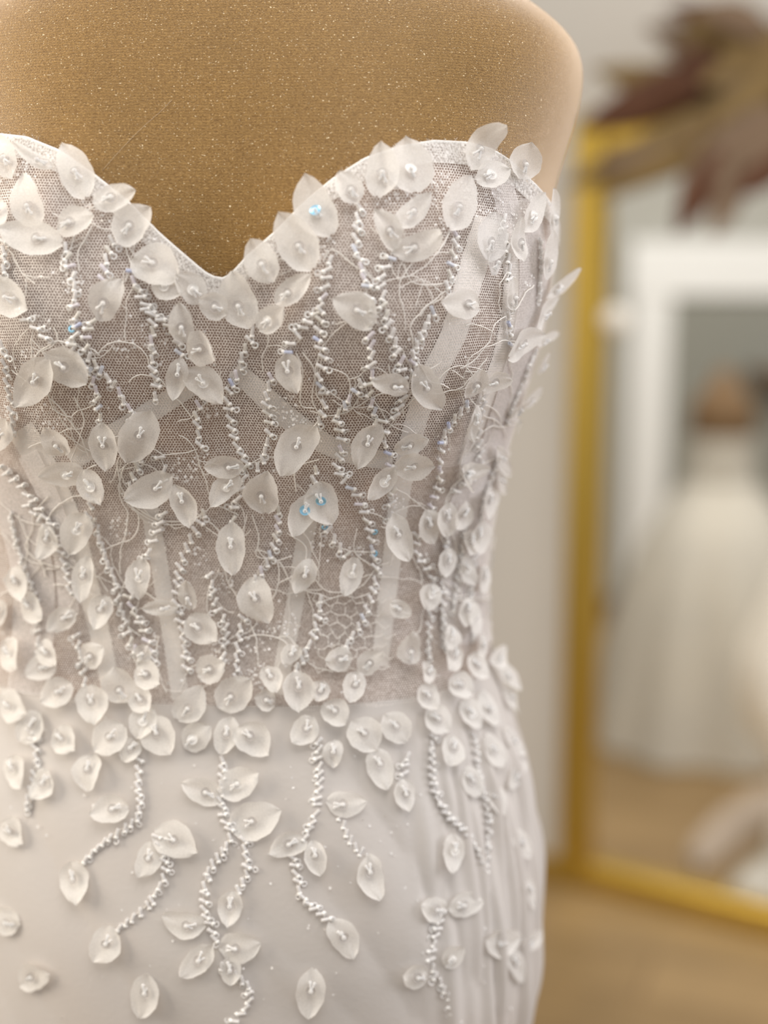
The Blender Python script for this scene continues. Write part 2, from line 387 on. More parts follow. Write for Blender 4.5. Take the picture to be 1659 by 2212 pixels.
# dress form
mq = thing('dress_form', (BX, BY, 0), 'gold brown velvet dress form bust with rounded shoulder, wearing the beaded white gown', 'mannequin')
zz = np.linspace(0.80, 1.50, 190)
G = surf(np.tile(TH, (len(zz), 1)), np.repeat(zz[:, None], NT, 1))
V = G.reshape(-1, 3); nV = len(V)
Fb = [tuple(f) for f in grid_faces(len(zz), NT, True)] + [tuple(reversed(range(NT))), tuple(range(nV - NT, nV))]
part('torso', V, Fb, 'velvet', mq)
V_, F_ = lathe([(0.02, 0.0), (0.16, 0.0), (0.16, 0.012), (0.05, 0.03), (0.016, 0.05), (0.016, 0.80)], BX, BY, 24)
part('stand', V_, F_, 'metal_dark', mq)

# surface onto which everything of the gown is laid
zz2 = np.linspace(0.70, 1.42, 200); TH2 = even_angles(220)
G2 = surf(np.tile(TH2, (len(zz2), 1)), np.repeat(zz2[:, None], len(TH2), 1), 0.0040)
BVH = BVHTree.FromPolygons([Vector(p) for p in G2.reshape(-1, 3)], [tuple(int(i) for i in f) for f in grid_faces(len(zz2), len(TH2), True)])
def hit(px, py):
    """point and outward normal on the gown seen at that place of the photograph"""
    for k in range(60):
        q = px - k * 4 if px > 500 else px + k * 4
        loc, nrm, idx, dist = BVH.ray_cast(CAM, ray(q, py).normalized())
        if loc is not None:
            if nrm.dot(CAM - loc) < 0: nrm = -nrm
            if k: loc = loc + nrm * 0.001
            return loc, nrm
    return at(px, py, .7), -FWD

# neckline
NECK = [(-70, 290), (0, 297), (60, 305), (130, 335), (200, 385), (270, 440), (340, 510), (400, 560), (440, 592), (474, 608), (500, 597), (540, 555), (600, 505), (660, 445), (720, 395), (790, 350), (860, 325), (930, 312), (1000, 314), (1050, 326), (1090, 350), (1130, 388), (1160, 418), (1182, 448)]
nth, nz_ = [], []
for (a, b_) in NECK:
    P, n_ = hit(a, b_); nth.append(theta_of(P)); nz_.append(P.z)
o_ = np.argsort(nth); nth = np.array(nth)[o_]; nz_ = np.array(nz_)[o_]
zr = nz_[-1]; zl = nz_[0]
nth = np.concatenate([[-math.pi, -2.2, -1.6], nth, [1.75, 2.3, math.pi]]); nz_ = np.concatenate([[1.20, 1.21, min(zl, 1.255)], nz_, [min(zr, 1.245), 1.21, 1.20]])
def ztop(th): return np.interp(th, nth, nz_)
ZSEAM = 1.021

gown = thing('wedding_gown', (BX, BY, 0), 'white strapless wedding gown with sheer corset bodice, organza leaves and beaded vines', 'dress')
# lining under the net
nr = 90; tt = np.linspace(0, 1, nr)[:, None]
THb = even_angles(260); zt = ztop(THb)[None, :]
Zb = ZSEAM - 0.004 + (zt - ZSEAM + 0.004) * tt
Gb = surf(np.tile(THb, (nr, 1)), Zb, 0.0016)
part('bodice_lining', Gb.reshape(-1, 3), grid_faces(nr, len(THb), True), 'lining', gown)
# skirt
zs_ = np.concatenate([np.linspace(ZSEAM + 0.002, 0.75, 130), np.linspace(0.74, 0.004, 40)])
THs = even_angles(260)
ZZ = np.repeat(zs_[:, None], len(THs), 1); TT = np.tile(THs, (len(zs_), 1))
edge = np.clip((ZSEAM - ZZ) / .05, 0, 1)
ripple = 0.0030 * np.clip((np.abs(TT + .1) - .60) / .5, 0, 1) * (np.sin(TT * 34 + 6 * np.sin(ZZ * 9)) + .6 * np.sin(TT * 61 + ZZ * 14)) * edge
ripple += 0.0022 * np.sin(TT * 9 + ZZ * 38) * np.sin(ZZ * 17 + TT * 3) * edge
Gs = surf(TT, ZZ, 0.0034 + np.abs(ripple))
sk = part('skirt', Gs.reshape(-1, 3), grid_faces(len(zs_), len(THs), True), 'skirt_satin', gown)

# hexagonal net: one ribbon per thread of the net
ths = np.linspace(-1.9, 1.9, 700); zrow = np.linspace(ZSEAM - .002, 1.36, 80)
tabS = []
i0 = np.argmin(np.abs(ths))
for z_ in zrow:
    L = surf_local(ths, np.full_like(ths, z_)); s_ = np.concatenate([[0], np.cumsum(np.linalg.norm(np.diff(L, axis=0), axis=1))]); tabS.append(s_ - s_[i0])
tabS = np.array(tabS)
def sz_to_th(S, Z):
    """arc length from the centre front -> angle"""
    fi = np.clip((Z - zrow[0]) / (zrow[1] - zrow[0]), 0, len(zrow) - 1.001); k = fi.astype(int); u = fi - k
    res = np.empty_like(S)
    for r_ in np.unique(k):
        mk = k == r_
        a = np.interp(S[mk], tabS[r_], ths); b2 = np.interp(S[mk], tabS[r_ + 1], ths); res[mk] = a * (1 - u[mk]) + b2 * u[mk]
    return res
PITCHN = 0.00138; R_ = PITCHN / math.sqrt(3)
nx, nzr = int(0.47 / PITCHN), int((1.335 - ZSEAM) / (R_ * 1.5)) + 2
ii, jj = np.meshgrid(np.arange(-nx // 2, nx // 2), np.arange(nzr), indexing='ij')
cx_ = (ii + 0.5 * (jj % 2)) * PITCHN; cz_ = ZSEAM - .002 + jj * R_ * 1.5
def hexv(k):
    a = math.radians(30 + 60 * k); return cx_ + R_ * math.cos(a), cz_ + R_ * math.sin(a)
segs = []
for k in (0, 1, 5):
    xa, za = hexv(k); xb, zb = hexv(k + 1); segs.append(np.stack([xa.ravel(), za.ravel(), xb.ravel(), zb.ravel()], -1))
segs = np.concatenate(segs)
warp = lambda x, z: (x + .0005 * np.sin(z * 120 + x * 40), z + .0006 * np.sin(x * 95 + z * 33))
xa, za = warp(segs[:, 0], segs[:, 1]); xb, zb = warp(segs[:, 2], segs[:, 3])
dx, dz = xb - xa, zb - za; ln = np.hypot(dx, dz); hw = 0.00019 * (1 + .35 * RNG.standard_normal(len(ln)).clip(-1.5, 1.5))
ox, oz = -dz / ln * hw, dx / ln * hw
QS = np.stack([xa + ox, xb + ox, xb - ox, xa - ox], -1); QZ = np.stack([za + oz, zb + oz, zb - oz, za - oz], -1)
Qth = sz_to_th(QS.ravel(), np.clip(QZ, zrow[0], 1.355).ravel()).reshape(QS.shape)
ok = (QZ.max(1) < ztop(Qth[:, 0]) - .0005) & (QZ.min(1) > ZSEAM - .003) & (np.abs(Qth).max(1) < 1.75)
Qth, QZ = Qth[ok], QZ[ok]
Pn = surf(Qth, QZ, 0.0034)
net = part('tulle_net', Pn.reshape(-1, 3), np.arange(len(Pn) * 4).reshape(-1, 4), 'net', gown, smooth=False); net['kind'] = 'stuff'

def path_hits(pts, step=8.0):
    """smooth (Catmull-Rom) a pixel polyline, return evenly spaced pixels"""
    P = [np.array(p, float) for p in pts]
    P = [2 * P[0] - P[1]] + P + [2 * P[-1] - P[-2]]
    out = []
    for i in range(1, len(P) - 2):
        for t in np.linspace(0, 1, 24, endpoint=False):
            a, b_, c, d = P[i - 1], P[i], P[i + 1], P[i + 2]
            out.append(.5 * ((2 * b_) + (c - a) * t + (2 * a - 5 * b_ + 4 * c - d) * t * t + (3 * b_ - a - 3 * c + d) * t ** 3))
    out.append(P[-2]); out = np.array(out)
    L = np.concatenate([[0], np.cumsum(np.linalg.norm(np.diff(out, axis=0), axis=1))]); n = max(2, int(L[-1] / step) + 1)
    s = np.linspace(0, L[-1], n)
    return np.stack([np.interp(s, L, out[:, 0]), np.interp(s, L, out[:, 1])], -1)
def band(name, pts, wpx, mat, off, mesh_cols=5):
    px = path_hits(pts, 14); rows = []
    for i, (x, y) in enumerate(px):
        t = px[min(i + 1, len(px) - 1)] - px[max(i - 1, 0)]; t = t / np.linalg.norm(t); nn = np.array([-t[1], t[0]])
        w_ = wpx if not hasattr(wpx, '__len__') else np.interp(i / (len(px) - 1), np.linspace(0, 1, len(wpx)), wpx)
        row = []
        for c in np.linspace(-.5, .5, mesh_cols):
            P, n_ = hit(x + nn[0] * c * w_, y + nn[1] * c * w_); row.append(P + n_ * off)
        rows.append(row)
    V = [p for r in rows for p in r]
    return part(name, V, grid_faces(len(rows), mesh_cols), mat, gown)
# boning channels show through the net (net lies at +3.4 mm, gown raycast surface at +4 mm)
BONES = [([(1060, 470), (1020, 600), (985, 720), (940, 810), (905, 900), (880, 1000), (862, 1100), (850, 1200), (838, 1300), (822, 1440)], (60, 58, 50, 44, 40, 36)),
         ([(505, 800), (560, 850), (620, 905), (690, 955), (760, 985), (850, 1000)], (40, 48, 48, 40, 40)),
         ([(425, 830), (360, 870), (290, 915), (220, 955), (150, 1000)], (40, 46, 46, 44)),
         ([(318, 1080), (335, 1180), (352, 1280), (372, 1400), (388, 1510)], 38),
         ([(676, 1080), (655, 1190), (638, 1300), (618, 1400), (600, 1500)], 38),
         ([(40, 930), (100, 1030), (150, 1140), (185, 1260), (215, 1380), (235, 1480)], (60, 56, 46, 40)),
         ([(1100, 480), (1110, 620), (1090, 760), (1040, 900), (1010, 1010)], 34)]
for pts, wp in BONES: band('boning_channel', pts, wp, 'boning', -0.0014)
for pts, wp in (([(1128, 430), (1150, 540), (1146, 680), (1110, 830), (1070, 960), (1040, 1080)], 60), ([(1060, 340), (1092, 430), (1120, 560)], 50), ([(1062, 960), (1030, 1080), (1012, 1200), (1006, 1300), (1012, 1390)], 110), ([(985, 1180), (972, 1290), (968, 1400)], 40), ([(-20, 1030), (40, 1120), (72, 1250), (70, 1400), (60, 1500)], 90), ([(60, 980), (112, 1090), (140, 1210), (150, 1330)], 44)): band('side_tulle', pts, wp, 'side_tulle', 0.0002)
# bound edge along the neckline: a light band and a fine rolled cord
nb = [(a, b_ + 17) for a, b_ in NECK[1:]]
thn = np.linspace(-1.75, 1.75, 260); cols = 6
Zn = ztop(thn)[:, None] - np.linspace(-.0006, .0095, cols)[None, :]
Tn = np.repeat(thn[:, None], cols, 1)
part('neckline_band', surf(Tn, Zn, 0.0042).reshape(-1, 3), grid_faces(260, cols), 'binding', gown)
Pc = surf(thn, ztop(thn) + .0003, 0.0034)
V_, F_ = tube_arrays([Vector(p) for p in Pc], 0.0009, 6); part('neckline_cord', V_, F_, 'fibre', gown)

# ------------------------------------------------------------------ lace threads on the net
acc = Acc()
def lace_tube(pxs, r=.00028, off=.0009):
    pts = []
    for (x, y) in pxs:
        P, n_ = hit(x, y); pts.append(P + n_ * off)
    if len(pts) > 2: acc.add(*tube_arrays(pts, r, 4, False))
def in_bodice(x, y):
    yn = np.interp(x, [a for a, _ in NECK], [b_ for _, b_ in NECK])
    ys = np.interp(x, [0, 150, 300, 480, 700, 850, 1010, 1180], [1390, 1440, 1495, 1525, 1485, 1450, 1390, 1300])
    return yn + 50 < y < ys - 8
def walker(x, y, a, n, depth=0):
    pts = [(x, y)]; curl = random.uniform(-.10, .10)
    for k in range(n):
        a += curl + random.gauss(0, .20)
        if random.random() < .05: curl = -curl
        x += 8 * math.cos(a); y += 8 * math.sin(a)
        if not (0 <= x <= 1150 and in_bodice(x, y)): break
        pts.append((x, y))
        if depth < 2 and random.random() < .055: walker(x, y, a + random.choice((-1, 1)) * random.uniform(.7, 1.2), int(n * .6), depth + 1)
    if len(pts) > 3: lace_tube(pts, .00036 if depth == 0 else .00028)
random.seed(3)
for _ in range(64):
    x, y = random.uniform(20, 1080), random.uniform(430, 1480)
    if in_bodice(x, y): walker(x, y, random.uniform(0, 6.28), random.randint(12, 34))
# coarse net of cords low on the right of the bodice, and traced cords
for pts in ([(275, 530), (300, 560), (335, 580), (330, 610), (285, 570)], [(300, 570), (330, 600), (345, 640), (360, 650)], [(690, 990), (640, 1010), (640, 1060)], [(620, 1150), (660, 1180), (650, 1230), (600, 1260)],
            [(545, 1110), (560, 1160), (555, 1200), (600, 1215), (590, 1290), (520, 1320)], [(870, 570), (890, 610), (940, 615), (980, 605)], [(700, 560), (720, 540), (760, 570), (800, 600), (810, 620)],
            [(725, 700), (760, 690), (790, 685)], [(705, 790), (750, 810), (755, 850), (735, 880)], [(655, 760), (680, 800), (675, 860), (690, 900), (665, 935)], [(640, 760), (655, 800), (650, 870), (680, 880)],
            [(780, 1100), (830, 1120), (850, 1170), (840, 1220)], [(770, 1140), (765, 1190), (800, 1220)], [(820, 1270), (770, 1290), (740, 1285), (690, 1300)], [(560, 1150), (560, 1190), (590, 1210), (630, 1200)],
            [(500, 1390), (560, 1370), (620, 1390), (600, 1440)], [(270, 1060), (290, 1090), (340, 1120), (390, 1125), (430, 1115), (470, 1080)], [(270, 1068), (295, 1100), (350, 1130), (420, 1130)]):
    lace_tube(path_hits(pts, 7), .00038)
cells = {}
for i in range(6):
    for j in range(7):
        for k in range(3):
            cxp = 690 + i * 27 + (13 if j % 2 else 0); cyp = 1290 + j * 24
            a1 = math.radians(30 + 60 * k); a2 = math.radians(90 + 60 * k)
            def jit(x, y):
                key = (round(x, 1), round(y, 1)); cells.setdefault(key, (x + random.uniform(-5, 5), y + random.uniform(-5, 5))); return cells[key]
            A = jit(cxp + 15.6 * math.cos(a1), cyp + 15.6 * math.sin(a1)); B = jit(cxp + 15.6 * math.cos(a2), cyp + 15.6 * math.sin(a2))
            if in_bodice(*A) and in_bodice(*B): lace_tube([A, ((A[0] + B[0]) / 2 + random.uniform(-2, 2), (A[1] + B[1]) / 2), B], .00026)
acc.build('lace_cord', 'thread', gown, True)

# tiny clear spangles scattered in patches
acc = Acc()
def disc(P, n_, r, acc, segs=6):
    a = n_.orthogonal().normalized(); b_ = n_.cross(a); o = len(acc.v)
    acc.v.extend([tuple(P + (a * math.cos(2 * math.pi * k / segs) + b_ * math.sin(2 * math.pi * k / segs)) * r) for k in range(segs)])
    acc.f.append(tuple(o + k for k in range(segs)))
PATCH = [(340, 720, 40), (400, 1010, 32), (440, 990, 25), (270, 750, 25), (60, 780, 30), (620, 880, 30), (455, 880, 22), (260, 1140, 25), (90, 700, 25), (540, 660, 22), (700, 540, 30), (860, 430, 50), (960, 420, 45), (830, 690, 25), (895, 740, 25), (960, 490, 22), (340, 1130, 20), (480, 1260, 25), (620, 1350, 30), (690, 1160, 25), (560, 1380, 35), (330, 1390, 25), (430, 1200, 20), (770, 1190, 20), (230, 420, 60), (330, 500, 50), (40, 370, 50), (590, 530, 40), (690, 430, 40), (1040, 420, 50), (1130, 470, 35), (1150, 620, 25), (160, 610, 25), (820, 920, 25), (860, 1080, 18), (470, 1420, 30), (560, 1460, 30), (100, 900, 30), (30, 880, 25), (650, 930, 30)]
for (x, y, r) in PATCH:
    for _ in range(int(r * 1.3)):
        a = random.uniform(0, 6.28); q = r * math.sqrt(random.random()); P, n_ = hit(x + q * math.cos(a), y + q * math.sin(a))
        if P.z < float(ztop(theta_of(P))) - .001:
            nn = (n_ + Vector((random.gauss(0, .25), random.gauss(0, .25), random.gauss(0, .25)))).normalized()
            disc(P + n_ * random.uniform(.0004, .0012), nn, random.uniform(.00035, .0008), acc)
for _ in range(420):
    x, y = random.uniform(0, 1150), random.uniform(330, 2200); P, n_ = hit(x, y)
    if P.z < float(ztop(theta_of(P))) - .002:
        nn = (n_ + Vector((random.gauss(0, .3), random.gauss(0, .3), random.gauss(0, .3)))).normalized()
        disc(P + n_ * .001, nn, random.uniform(.0003, .0009), acc)
acc.build('spangle_dust', 'clear_sequin', gown, True, smooth=False)

# ------------------------------------------------------------------ small mesh shapes shared by the beads
def unit_tube():
    V = []; Fc = []; n = 8; prof = [(.34, -.5), (.42, -.5), (.5, -.44), (.5, .44), (.42, .5), (.34, .5)]
    for (r, z) in prof:
        for k in range(n): V.append((r * math.cos(2 * math.pi * k / n), r * math.sin(2 * math.pi * k / n), z))
    for i in range(len(prof)):
        i2 = (i + 1) % len(prof)
        for k in range(n): k2 = (k + 1) % n; Fc.append((i * n + k, i * n + k2, i2 * n + k2, i2 * n + k))
    return V, Fc
def unit_torus(R, r, n=10, m_=5, flat=1.0):
    V = []; Fc = []
    for i in range(n):
        for j in range(m_):
            a = 2 * math.pi * i / n; b_ = 2 * math.pi * j / m_
            V.append(((R + r * math.cos(b_)) * math.cos(a), (R + r * math.cos(b_)) * math.sin(a), r * math.sin(b_) * flat))
    for i in range(n):
        for j in range(m_): Fc.append((i * m_ + j, ((i + 1) % n) * m_ + j, ((i + 1) % n) * m_ + (j + 1) % m_, i * m_ + (j + 1) % m_))
    return V, Fc
def unit_sequin(n=14):
    V = []; Fc = []; prof = [(.14, -.02), (.32, -.06), (.5, .06)]
    for (r, z) in prof:
        for k in range(n): V.append((r * math.cos(2 * math.pi * k / n), r * math.sin(2 * math.pi * k / n), z))
    for i in range(2):
        for k in range(n): k2 = (k + 1) % n; Fc.append((i * n + k, i * n + k2, (i + 1) * n + k2, (i + 1) * n + k))
    return V, Fc
def unit_bead(n=8):
    V = []; Fc = []; prof = [(.16, -.40), (.36, -.36), (.5, -.14), (.5, .14), (.36, .36), (.16, .40)]
    for (r, z) in prof:
        for k in range(n): V.append((r * math.cos(2 * math.pi * k / n), r * math.sin(2 * math.pi * k / n), z))
    for i in range(len(prof) - 1):
        for k in range(n): k2 = (k + 1) % n; Fc.append((i * n + k, i * n + k2, (i + 1) * n + k2, (i + 1) * n + k))
    return V, Fc
SH = {'bugle_bead': unit_tube(), 'seed_bead': unit_bead(), 'ring_sequin': unit_torus(.34, .16, 12, 4, .5), 'sequin': unit_sequin()}
ME = {'bugle_bead': mesh_data('bugle_bead', *SH['bugle_bead'], 'bugle_glass'), 'seed_bead': mesh_data('seed_bead', *SH['seed_bead'], 'seed_pearl'),
      'ring_sequin': mesh_data('ring_sequin', *SH['ring_sequin'], 'clear_sequin'), 'ring_sequin_milky': mesh_data('ring_sequin', *SH['ring_sequin'], 'milky_sequin'),
      'ring_sequin_blue': mesh_data('ring_sequin', *SH['ring_sequin'], 'blue_sequin'),
      'sequin': mesh_data('sequin', *SH['sequin'], 'leaf_sequin'), 'sequin_milky': mesh_data('sequin', *SH['sequin'], 'milky_sequin'), 'sequin_blue': mesh_data('sequin', *SH['sequin'], 'blue_sequin')}
def frame_m(P, zaxis, xhint, sx, sy, sz):
    z = zaxis.normalized(); x = xhint - z * xhint.dot(z); x = x.normalized() if x.length > 1e-6 else z.orthogonal().normalized(); y = z.cross(x)
    M = Matrix(((x.x * sx, y.x * sy, z.x * sz, P.x), (x.y * sx, y.y * sy, z.y * sz, P.y), (x.z * sx, y.z * sy, z.z * sz, P.z), (0, 0, 0, 1)))
    return M

# ------------------------------------------------------------------ beaded vines
STR = [[(143, 535), (160, 590), (165, 650), (170, 700), (160, 742)], [(240, 520), (228, 560), (220, 600)], [(283, 585), (300, 640), (328, 690), (325, 740), (330, 800), (336, 850)],
       [(205, 690), (190, 725), (196, 770), (232, 808), (268, 858), (290, 892)], [(310, 668), (345, 690), (372, 718), (385, 758)], [(40, 670), (62, 695), (95, 725)], [(160, 750), (195, 800), (212, 850), (218, 895)],
       [(432, 848), (424, 900), (430, 955)], [(548, 712), (528, 755), (514, 800), (490, 850), (500, 930), (528, 995)], [(532, 1005), (526, 1050), (512, 1085), (506, 1118)],
       [(585, 810), (574, 870), (580, 930), (570, 980), (556, 1005)], [(600, 1098), (596, 1150), (576, 1210), (552, 1245)], [(716, 560), (706, 620), (690, 670), (640, 730), (626, 758)],
       [(692, 668), (686, 730), (696, 765), (690, 820), (700, 870), (688, 905)], [(772, 450), (768, 530), (785, 600), (798, 660)], [(800, 700), (804, 780), (800, 850), (812, 905)],
       [(778, 822), (745, 870), (726, 900), (736, 960), (724, 1010), (758, 1055), (780, 1100), (798, 1160), (806, 1220)], [(812, 1230), (796, 1290), (772, 1350), (725, 1420)],
       [(845, 560), (826, 600), (830, 660), (850, 730), (870, 790), (872, 850), (855, 892)], [(978, 505), (972, 560), (962, 612)], [(932, 668), (906, 720), (890, 760), (886, 800)],
       [(702, 1118), (722, 1160), (748, 1196)], [(682, 1010), (674, 1040), (668, 1072)], [(822, 905), (832, 960), (838, 1000)], [(850, 1055), (846, 1085), (842, 1110)],
       [(1005, 868), (962, 920), (946, 970), (944, 1030), (926, 1090)], [(1098, 660), (1092, 690), (1098, 740)], [(348, 985), (358, 1015), (360, 1035)], [(305, 985), (290, 1015), (282, 1045)], [(188, 1050), (196, 1080), (192, 1108)],
       [(208, 1120), (228, 1190), (250, 1250), (270, 1330), (292, 1400), (310, 1435)], [(276, 1285), (300, 1340), (322, 1395), (330, 1420)], [(440, 1105), (405, 1175), (386, 1230), (380, 1290), (394, 1370), (400, 1440)],
       [(456, 1238), (468, 1300), (490, 1350), (486, 1430)], [(524, 1330), (512, 1400), (510, 1460)], [(692, 1290), (672, 1380), (640, 1440)], [(358, 1105), (338, 1160), (318, 1205)],
       [(8, 740), (20, 830), (30, 920)], [(10, 480), (14, 560), (8, 620)], [(1085, 470), (1092, 540), (1098, 600)], [(1160, 520), (1162, 580), (1158, 640)], [(1150, 760), (1118, 840), (1090, 910)],
       [(1045, 850), (1030, 930), (1035, 1010), (985, 1060)], [(0, 1008), (60, 1062), (112, 1128)], [(60, 1090), (105, 1140), (132, 1190), (152, 1270)], [(28, 1110), (48, 1200), (84, 1300), (88, 1400)],
       [(300, 1640), (300, 1700), (296, 1765), (235, 1810), (190, 1852)], [(338, 1805), (356, 1880), (322, 1950), (262, 2000)], [(480, 1640), (478, 1750), (496, 1810), (450, 1880), (440, 1960), (462, 2025)],
       [(525, 1812), (532, 1880), (514, 1918)], [(690, 1598), (692, 1680), (682, 1760), (662, 1805)], [(735, 1762), (762, 1820), (792, 1850)], [(630, 1850), (650, 1930), (704, 1982)],
       [(482, 2080), (530, 2118), (540, 2160), (500, 2215)], [(930, 1590), (930, 1690), (960, 1760), (1012, 1812), (1044, 1880)], [(880, 1630), (868, 1690)], [(955, 1970), (930, 2070), (962, 2140), (990, 2210)],
       [(170, 1370), (180, 1430), (190, 1490)], [(895, 1150), (898, 1200), (932, 1260), (922, 1330), (922, 1410)], [(1000, 1140), (985, 1230), (975, 1310)], [(1020, 1590), (1030, 1680), (1050, 1770), (1045, 1860)], [(62, 1560), (80, 1640), (60, 1740)], [(1072, 985), (1040, 1080), (1028, 1170)], [(1022, 1200), (1014, 1290), (1020, 1370)], [(960, 1160), (952, 1240), (950, 1320), (956, 1400)]]
BLUE = [(673, 1030), (800, 1160), (822, 1192), (722, 1158), (708, 1132), (485, 1405), (165, 715), (551, 1232), (835, 1440), (468, 1293)]
LIM = {'bugle_bead': 300, 'seed_bead': 300, 'ring_sequin': 300}; CNT = dict.fromkeys(LIM, 0)
rest = {k: Acc() for k in LIM}
def put(kind, M, parent, blue=False, milky=False):
    if CNT[kind] < LIM[kind] and parent is not None:
        me = ME[kind + '_blue'] if blue else (ME[kind + '_milky'] if milky else ME[kind])
        link(bpy.data.objects.new(kind, me), parent, M); CNT[kind] += 1
    else:
        V, Fc = SH[kind]; rest[kind].add([tuple(M @ Vector(v)) for v in V], Fc)
random.seed(11)
for si, pts in enumerate(STR):
    fine = min(p[1] for p in pts) < 1500
    px = path_hits(pts, 19.5 if fine else 17.0)
    hs = [hit(x, y) for x, y in px]
    th_pts = [P + n_ * .0010 for P, n_ in hs]
    V_, F_ = tube_arrays(th_pts, .00022, 5)
    st = part('bead_strand', V_, F_, 'thread', gown)
    sgn = 1 if (si % 3) else -1
    if not fine: sgn = random.choice((-1, 1))
    for i in range(len(hs)):
        P, n_ = hs[i]; t = (th_pts[min(i + 1, len(hs) - 1)] - th_pts[max(i - 1, 0)]).normalized(); sd = n_.cross(t)
        ang = sgn * math.radians(random.gauss(40, 19)); ax = t * math.cos(ang) + sd * math.sin(ang)
        ax = (ax - n_ * .10).normalized()
        Lb = random.uniform(.0034, .0043); c = P + n_ * .0016 + Vector((random.gauss(0, .0002),) * 3)
        put('bugle_bead', frame_m(c, ax, n_, .0019, .0019, Lb), st if fine else None)
        e = c + ax * (Lb * .5 + .0006) - n_ * .0001
        put('seed_bead', frame_m(e, (n_ + ax * .9).normalized(), t, .0025, .0025, .0025), st if fine else None)
        if random.random() < .8:
            q = e + ax * .0015 + sd * random.gauss(0, .0006) - n_ * .0001; x_, y_ = project(q)
            blue = any(abs(x_ - a) < 13 and abs(y_ - b_) < 13 for a, b_ in BLUE)
            nn = (n_ + sd * random.gauss(0, .25) + t * random.gauss(0, .25)).normalized()
            put('ring_sequin', frame_m(q, nn, t, .0035, .0035, .0035), st if fine else None, blue, random.random() < .55)
for k, mt in (('bugle_bead', 'bugle_glass'), ('seed_bead', 'seed_pearl'), ('ring_sequin', 'clear_sequin')):
    if rest[k].v: rest[k].build(k + '_trail', mt, gown, True)

